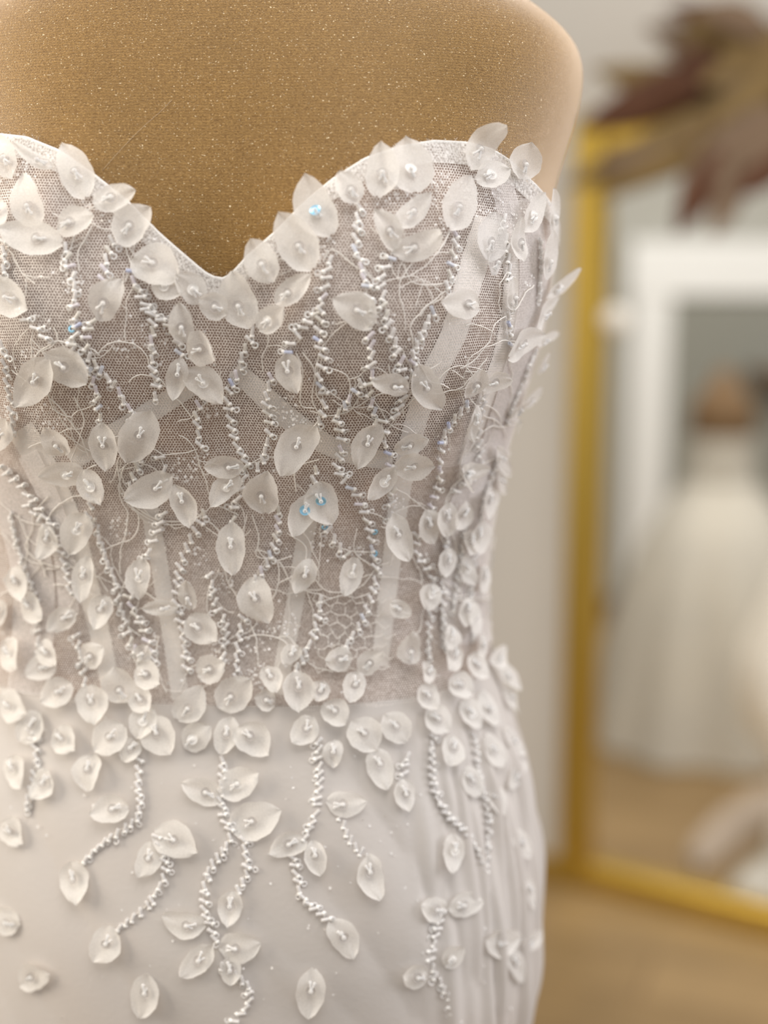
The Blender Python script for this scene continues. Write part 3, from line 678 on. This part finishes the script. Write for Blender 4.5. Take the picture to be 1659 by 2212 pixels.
# ------------------------------------------------------------------ organza leaves: base x,y  tip x,y  width  (flags: f folded tip, s sheer)
LEAF = """30 388 3 306 58|122 368 58 338 30 f|188 432 140 318 74|86 492 64 382 74|204 446 298 424 56|258 532 326 454 78|142 530 14 502 76|128 502 212 478 62|286 560 386 606 92|330 596 394 634 56|70 668 -24 606 78|214 692 264 602 74|436 656 384 592 60|400 738 388 648 54|492 676 434 644 60|542 708 508 584 82|592 612 550 518 70|678 586 612 468 88|716 512 664 388 88|600 656 678 594 52|564 708 624 658 56|772 446 734 384 60|814 432 820 322 72|892 422 868 308 98|1008 368 1054 278 64 f|1018 392 1080 372 60|1114 388 1120 312 64|964 498 1002 388 78|852 542 804 462 52|848 494 924 426 52|844 548 950 510 60 f|1046 566 1050 462 62 s|1118 500 1150 420 46|1182 512 1168 408 36|1164 604 1164 498 34|1114 566 1090 474 36|1052 594 1070 540 36 s|808 702 720 640 74|1028 662 932 650 64|1100 668 1086 598 34|1172 640 1224 574 36|1142 708 1182 638 40|1082 768 1148 714 54|1148 742 1186 716 30|112 768 52 862 82|104 756 194 818 78|392 768 374 854 48|408 764 482 738 78 f|402 796 484 860 64|624 758 646 840 58|898 784 946 872 64|878 838 798 808 48|998 852 1022 784 38|1028 834 1076 804 42|1020 868 1002 942 26|142 978 104 914 58|224 908 236 1002 64|328 882 278 988 84|188 1010 96 1016 58|188 1008 230 1072 54|682 912 612 1008 78|818 908 768 994 58|848 968 914 930 44|848 1000 926 990 60|848 1002 788 1064 46|528 1002 444 996 50|522 1024 460 1078 50|574 1102 582 1002 78|374 1022 276 1064 72|378 1042 416 1126 54|682 1062 634 1144 57|688 1034 718 1118 74|504 1122 508 1230 64|192 1104 158 1188 68|312 1202 308 1288 52|416 1312 410 1242 40|408 1330 474 1378 66|548 1244 582 1342 78|672 1204 638 1276 50|766 1200 738 1278 50|844 1104 872 1198 58|914 1098 926 1168 54|112 1128 100 1196 48|196 1198 188 1292 48|388 1310 312 1308 36|238 1284 214 1352 54|172 1318 118 1356 50|184 1432 234 1394 58|428 1452 492 1428 64|384 1552 440 1478 66|474 1528 544 1464 76|298 1440 356 1470 62|286 1512 254 1438 74|298 1488 332 1532 56|198 1478 216 1562 68|162 1478 98 1512 64|594 1522 552 1504 50|640 1448 646 1534 70|512 1574 582 1628 74|502 1548 478 1628 54|398 1612 458 1568 62|332 1528 298 1592 58|328 1548 372 1628 78|272 1568 208 1622 74|206 1628 194 1708 62|302 1600 268 1642 48|758 1414 698 1420 54|774 1452 818 1404 48|772 1448 748 1512 50|886 1432 880 1358 50|838 1298 874 1322 40|932 1258 908 1312 48|648 1394 612 1432 40|678 1548 632 1602 58|698 1518 744 1562 60|758 1558 808 1618 76|828 1544 872 1602 64|726 1598 718 1658 44|804 1614 832 1704 58|864 1682 878 1752 48|482 1726 396 1688 58|478 1712 562 1668 70|498 1788 608 1748 84|334 1798 430 1838 78|282 1744 202 1756 62|704 1730 790 1730 57|662 1814 582 1842 54|674 1814 692 1888 48|794 1842 816 1938 58|164 1858 176 1948 64|332 1818 304 1892 54|446 1996 352 1974 60|462 2038 394 2102 54|474 2046 564 2034 70|506 1922 494 1998 54|500 2064 498 2122 48|246 1998 208 2070 68|322 2102 304 2192 64|714 1984 762 2068 62|676 2088 664 2194 64|48 2122 118 2098 64|48 1992 -14 1968 58|962 1962 902 1950 54|964 1962 1034 1944 54|918 2102 862 2100 56|954 2082 992 2038 44|1042 2032 1114 2020 64|970 1798 964 1882 48|972 1588 958 1654 48|1062 1440 1096 1490 50|1050 1430 1080 1400 46|1080 1500 1108 1540 50|1030 1500 1070 1560 56|990 1520 1030 1570 56|1080 1580 1118 1622 50|1040 1590 1080 1650 54|920 1530 960 1580 60|960 1470 1000 1500 56|900 1480 930 1530 50|1000 1420 1030 1460 50|1090 1700 1120 1650 44|1050 1710 1080 1760 48|1000 1660 1030 1720 48|1100 1800 1132 1850 44|1120 2040 1150 2010 44|1090 2060 1120 2120 46|1120 1900 1142 1960 40|20 1380 60 1440 60|60 1280 110 1330 56|40 1220 70 1290 50|10 1500 70 1540 64|90 1540 50 1600 62|130 1570 170 1620 58|20 1640 60 1700 58|110 1660 80 1720 54|10 1780 60 1820 56|130 1440 70 1450 56|20 1300 -10 1350 50|1010 1010 975 1040 44 f|985 1010 1035 1000 40|1000 1080 960 1130 44|960 1080 950 1150 46|1030 1120 1010 1190 40|990 1200 1010 1260 40|1020 1300 1000 1370 42|970 1350 950 1400 40|1060 960 1082 1020 34|1120 870 1150 830 34|1100 900 1118 850 30|1150 800 1166 760 28|26 900 -10 960 52|5 760 -30 810 50|20 440 -20 500 60|2 560 -30 620 50|1040 1220 1022 1280 36|1000 1290 985 1350 40|1035 1370 1012 1420 40|960 1180 945 1240 44|1050 1050 1032 1115 38|980 1395 950 1445 46|1066 1010 1078 1060 32|1010 1140 990 1190 40|300 1420 330 1390 40|570 1440 600 1490 46|700 1470 680 1510 44|100 1380 140 1430 46|930 1440 900 1470 44"""
SEQ_BLUE = [(715, 1070), (690, 465), (510, 1915), (650, 1110)]
def make_leaf(spec, k):
    tok = spec.split(); bx, by, tx, ty, wp = map(float, tok[:5]); fl = tok[5] if len(tok) > 5 else ''
    B, nb_ = hit(bx, by); T, nt_ = hit(tx, ty)
    # a tip that leaves the outline is carried straight on
    xT, yT = project(T); miss = math.hypot(xT - tx, yT - ty)
    if miss > 4: T = T + RT * ((tx - xT) * (T - CAM).dot(FWD) / F) + UP * ((yT - ty) * (T - CAM).dot(FWD) / F)
    n_ = (nb_ + nt_).normalized(); axv = T - B; Ln = max(axv.length, .006)
    n_ = (n_ - axv.normalized() * n_.dot(axv.normalized())).normalized(); sd = axv.normalized().cross(n_)
    x0, y0_ = project(B); x1, y1_ = project(B + sd * .005); sc_ = max(math.hypot(x1 - x0, y1_ - y0_) / .005, 1500)
    Wd = min(wp / sc_, .026, Ln * 1.25)
    nu, nv = 11, 7; rr = random.Random(k * 13 + 5)
    cup = rr.uniform(.12, .34); liftT = rr.uniform(.0015, .0055) if by < 1500 else rr.uniform(.001, .003); tw = rr.uniform(-.22, .22); skew = rr.uniform(-.16, .16); ph = rr.uniform(0, 6.28); cu2 = rr.uniform(-.0012, .0012)
    base_l = (.0024 if by < 1500 else .0012) + .0014 * rr.random()
    V = []
    prof = [0.0] * nu; us = [(i / (nu - 1)) for i in range(nu)]
    raw = [(max(u, 1e-6) ** .50) * (max(1 - u, 0) ** .66) for u in us]; mxr = max((u / 400) ** .50 * (1 - u / 400) ** .66 for u in range(401))
    for i, u in enumerate(us):
        h = raw[i] / mxr * .5 * Wd
        if i == 0: h = .10 * Wd
        if i == nu - 1: h = .02 * Wd
        for j in range(nv):
            v = -1 + 2 * j / (nv - 1)
            jag = 1 + .035 * math.sin(u * 19 + v * 7 + ph)
            p = B + axv * (u + .015 * math.sin(ph + v * 3)) + sd * (h * v * jag + skew * Wd * math.sin(math.pi * u))
            lift = base_l + liftT * u * u + cup * h * v * v + tw * h * v * u + cu2 * math.sin(u * 6 + ph) + .0004 * math.sin(v * 5 + ph + u * 4)
            if 'f' in fl and u > .55:
                q = (u - .55) / .45; lift += .010 * q; p -= axv * (.20 * q * q)
            V.append(p + n_ * lift)
    lo = part('leaf', V, grid_faces(nu, nv), 'organza_sheer' if 's' in fl else 'organza', gown)
    # sequin and bead stitched near the base
    c = B + axv * rr.uniform(.36, .46) + n_ * (base_l + .0022) + sd * (skew * Wd * .8)
    tip = (n_ + sd * rr.gauss(0, .18) + axv.normalized() * rr.gauss(0, .18)).normalized()
    mx_, my_ = (bx * .6 + tx * .4), (by * .6 + ty * .4)
    blue = any(math.hypot(mx_ - a, my_ - b_) < 22 for a, b_ in SEQ_BLUE)
    ds = min(.0052, Wd * .42)
    link(bpy.data.objects.new('sequin', ME['sequin_blue' if blue else ('sequin_milky' if rr.random() < .15 else 'sequin')]), lo, frame_m(c, tip, axv, ds, ds, ds))
    a2 = Acc(); u = axv.normalized()
    V1, F1 = SH['seed_bead']; M1 = frame_m(c + n_ * .0009, (n_ - u * .4).normalized(), sd, .0022, .0022, .0024); a2.add([tuple(M1 @ Vector(v)) for v in V1], F1)
    V1, F1 = SH['bugle_bead']; V2, F2 = SH['seed_bead']; Lb = min(.0034, Ln * .2)
    for q, fan in enumerate((rr.gauss(.28, .12), rr.gauss(-.22, .12))):
        d1 = (-u + n_ * -.22 + sd * fan).normalized(); l_ = Lb * rr.uniform(.75, 1.05)
        M1 = frame_m(c + d1 * (l_ * .5 + .0007) + n_ * .0008, d1, n_, .0011, .0011, l_); a2.add([tuple(M1 @ Vector(v)) for v in V1], F1)
        if q == 0 or rr.random() < .4:
            M1 = frame_m(c + d1 * (l_ + .0009) + n_ * .0004, (n_ + sd * rr.gauss(0, .6)).normalized(), u, .0018, .0018, .0019); a2.add([tuple(M1 @ Vector(v)) for v in V2], F2)
    a2.build('bead_stem', 'clear_bead', lo)
    return lo
random.seed(21)
for k, spec in enumerate(LEAF.replace('\n', '').split('|')): make_leaf(spec, k)

# frayed fibres along the neckline
acc = Acc()
for _ in range(260):
    t_ = random.uniform(-1.2, 1.35); z_ = float(ztop(t_)); P = Vector(surf(np.array(t_), np.array(z_ + .0006), .0036))
    d = Vector((random.gauss(0, .6), random.gauss(-.25, .4), random.uniform(.1, 1))).normalized(); l_ = random.uniform(.0006, .0030); bnd = Vector((random.gauss(0, 1), 0, random.gauss(0, 1))) * .0005
    acc.add(*tube_arrays([P, P + d * l_ * .5 + bnd, P + d * l_], .00006, 3, False))
acc.build('frayed_fibre', 'fibre', gown, True)

# loose hair lying on the velvet
def on_velvet(px, py):
    P, n_ = hit(px, py); return P - n_ * .0036
pts = [on_velvet(*q) for q in path_hits([(368, 208), (345, 232), (300, 272), (255, 318), (216, 362)], 10)]
V_, F_ = tube_arrays(pts, .00006, 4); tag(part('loose_hair', V_, F_, 'hair_fibre'), 'fine pale hair lying across the velvet above the left cup', 'hair')

# ------------------------------------------------------------------ background things
# gown on a small brown dress form beyond the frame
gx, gy = at(1548, 1200, 3.62).x, at(1548, 1200, 3.62).y
def zat(py, depth): return at(1548, py, depth).z
zb = zat(960, 3.6); ztp = zat(800, 3.6)
bf = thing('display_form', (gx, gy, 0), 'small brown dress form in blurred ivory gown beyond the gold frame', 'mannequin')
V_, F_ = lathe([(.055, zb - .10), (.070, zb - .03), (.084, zb + .04), (.084, zb + .09), (.068, zb + .135), (.034, zb + .160), (.028, zb + .195), (.012, zb + .205)], gx, gy, 32)
part('torso', V_, F_, 'brown_velvet', bf)
V_, F_ = lathe([(.02, 0), (.14, 0), (.14, .012), (.02, .03), (.012, .05), (.012, zb - .09)], gx, gy, 24); part('stand', V_, F_, 'metal_dark', bf)
gw = thing('ivory_gown', (gx, gy, 0), 'blurred ivory full skirted gown on the brown form beyond the gold frame', 'dress')
fold = lambda a, z: .045 * math.sin(a * 11 + z * 2) * max(0, min(1, (zb - z) / .4)) + .03 * math.sin(a * 5 + 1)
prof = [(.086, zb + .03), (.090, zb), (.082, zb - .06), (.095, zb - .10), (.15, zb - .17), (.20, zb - .27), (.245, zb - .40), (.285, max(.24, zb - .56)), (.315, .12), (.345, .006)]
V_, F_ = lathe(prof, gx, gy, 72, fold); part('skirt', V_, F_[:-2], 'ivory_tulle', gw)
V_, F_ = tube_arrays([(gx + .086 * math.cos(a), gy + .086 * math.sin(a), zb - .075) for a in np.linspace(0, 2 * math.pi, 40)], .009, 8); part('waist_sash', V_, F_, 'ivory_tulle', gw)

# pale gown at the right edge, only its side and train reach into the picture
g2 = on_floor(1768, 1850); gw2 = thing('cream_gown', (g2.x, g2.y, 0), 'bright cream gown at right picture edge with its train on the wooden floor', 'dress')
zc = at(1690, 1440, (g2 - CAM).dot(FWD)).z
V_, F_ = lathe([(.05, zc + .42), (.085, zc + .34), (.12, zc + .2), (.175, zc + .06), (.185, zc - .03), (.165, zc - .11), (.11, zc - .17), (.09, max(.03, zc - .25)), (.10, .006)], g2.x, g2.y, 64, lambda a, z: .035 * math.sin(a * 9))
part('skirt', V_, F_[:-2], 'cream_fabric', gw2)
def train(p0, p1, p2, w0, w1, name, mat):
    A, B, Cc = (on_floor(*q) for q in (p0, p1, p2)); V = []; n = 18; mcols = 13
    for i in range(n):
        t = i / (n - 1); c = A * (1 - t) ** 2 + B * 2 * t * (1 - t) + Cc * t * t; d = (B - A) * (1 - t) + (Cc - B) * t; d.z = 0; s = Vector((-d.y, d.x, 0)).normalized(); w_ = (w0 + (w1 - w0) * t) * (1 if t < .8 else math.sqrt(max(0.02, 1 - ((t - .8) / .2) ** 2)))
        for j in range(mcols):
            v = -1 + 2 * j / (mcols - 1); V.append(c + s * w_ * v + Vector((0, 0, .004 + .06 * (1 - v * v) * (1 - .5 * t) + .012 * math.sin(v * 9 + t * 5) * (1 - v * v))))
    part(name, V, grid_faces(n, mcols), mat, gw2)
train((1800, 1775), (1625, 1700), (1500, 1880), .08, .045, 'train', 'beige_tulle')
train((1790, 1860), (1690, 1880), (1600, 1950), .10, .05, 'train', 'ivory_tulle')

# pale round knob on the inner edge of the gold post, dark ledge
tk = ((POST - AN * .008) - CAM).dot(AN) / ray(1330, 690).dot(AN); kp = CAM + ray(1330, 690) * tk
V_, F_ = lathe([(.001, -.024), (.016, -.020), (.026, -.006), (.026, .008), (.016, .022), (.001, .026)], 0, 0, 20)
V_ = [tuple(kp + AX * a + Vector((0, 0, b_)) - AN * c) for a, b_, c in V_]
part('knob', V_, F_, 'cream_fabric', gf)
V_, F_ = tube_arrays([kp, kp + AN * .03, kp + AN * .03 - AX * .04], .006, 8); part('knob_arm', V_, F_, 'gold_metal', gf)
lp = far(1648, 812, 4.2); 
sh = thing('wall_ledge', (lp.x + .12, FARY, 0), 'dark brown ledge behind the ivory gown at right edge', 'shelf')
lp = far(1628, 812, FARY - .16)
wbox('board', lp.x, lp.x + .34, lp.z - .02, lp.z + .02, FARY - .16, FARY - .045, 'dark_wood', sh)
wbox('bracket', lp.x + .15, lp.x + .17, lp.z - .12, lp.z - .02, FARY - .10, FARY - .045, 'dark_wood', sh)

# dried leaf arrangement over the corner of the frame
def wall_depth(px, py): r = ray(px, py); return (POST - CAM).dot(AN) / r.dot(AN)
dr0 = at(1690, 240, wall_depth(1690, 240) - .1)
da = thing('dried_leaf_arrangement', dr0, 'spray of dried brown and maroon leaves over top corner of the gold frame', 'dried flowers')
def blade(p0, p1, wpx, depth0, depth1, mat, bow=0.0, name='leaf'):
    depth0 = wall_depth(*p0) - (2.72 - depth0) * .6; depth1 = wall_depth(*p1) - (2.72 - depth1) * .6
    A = at(*p0, depth0); B = at(*p1, depth1); axv = B - A; L = axv.length; u = axv.normalized(); vd = ((A + B) / 2 - CAM).normalized()
    sd = u.cross(vd).normalized(); nn = sd.cross(u); Wd = wpx * (depth0 + depth1) / 2 / F; V = []; n = 14
    for i in range(n):
        t = i / (n - 1); h = .5 * Wd * max(.06, (max(t, .001) ** .5 * (1 - t) ** .7) / .52); c = A + axv * t + sd * (bow * L * math.sin(math.pi * t)) - nn * (.10 * L * t * t)
        for k in range(8):
            a = 2 * math.pi * k / 8; V.append(c + sd * h * math.cos(a) + nn * (.10 * h * math.sin(a) + .22 * h * abs(math.cos(a))))
    Fc = [tuple(f) for f in grid_faces(n, 8, True)] + [tuple(reversed(range(8))), tuple(range((n - 1) * 8, n * 8))]
    part(name, V, Fc, mat, da)
for a in [((1690, 110), (1400, 60), 95, 2.65, 2.6, 'dried_tan', .05), ((1690, 90), (1440, 25), 75, 2.6, 2.55, 'dried_maroon', -.06), ((1690, 200), (1290, 150), 110, 2.62, 2.5, 'dried_olive', .04),
          ((1560, 140), (1262, 270), 120, 2.5, 2.45, 'dried_maroon', .03), ((1680, 180), (1330, 225), 110, 2.55, 2.5, 'dried_tan', -.04), ((1690, 190), (1235, 395), 105, 2.45, 2.4, 'dried_olive', .02), ((1640, 250), (1280, 360), 70, 2.42, 2.38, 'dried_tan', .05),
          ((1690, 260), (1300, 425), 85, 2.40, 2.38, 'dried_olive', -.03), ((1690, 240), (1470, 420), 150, 2.40, 2.36, 'dried_tan', .02), ((1600, 290), (1462, 505), 95, 2.38, 2.34, 'dried_maroon', -.04), ((1590, 300), (1540, 515), 85, 2.38, 2.35, 'dried_tan', .05),
          ((1690, 150), (1520, 330), 130, 2.45, 2.4, 'dried_olive', .0), ((1700, 280), (1600, 380), 130, 2.4, 2.38, 'dried_tan', .03), ((1700, 330), (1590, 420), 80, 2.4, 2.36, 'dried_maroon', .02), ((1700, 230), (1560, 190), 130, 2.5, 2.48, 'dried_tan', .0), ((1700, 130), (1560, 110), 120, 2.52, 2.5, 'dried_olive', .0)]:
    blade(*a)
rb = random.Random(5)
for k in range(16):
    x0, y0_ = rb.uniform(1640, 1720), rb.uniform(60, 330); an = rb.uniform(2.5, 3.7); L_ = rb.uniform(130, 250)
    blade((x0, y0_), (x0 + L_ * math.cos(an), y0_ - L_ * math.sin(an) * .7), rb.uniform(50, 90), rb.uniform(2.40, 2.62), rb.uniform(2.36, 2.6), rb.choice(('dried_olive', 'dried_tan', 'dried_olive', 'dried_maroon')), rb.uniform(-.06, .06))
V_, F_ = tube_arrays([at(1690, 60, wall_depth(1690, 60) - .07), at(1700, 200, wall_depth(1700, 200) - .09), at(1700, 330, wall_depth(1700, 330) - .1)], [.02, .035, .02], 10); part('stem_bundle', V_, F_, 'dried_olive', da)
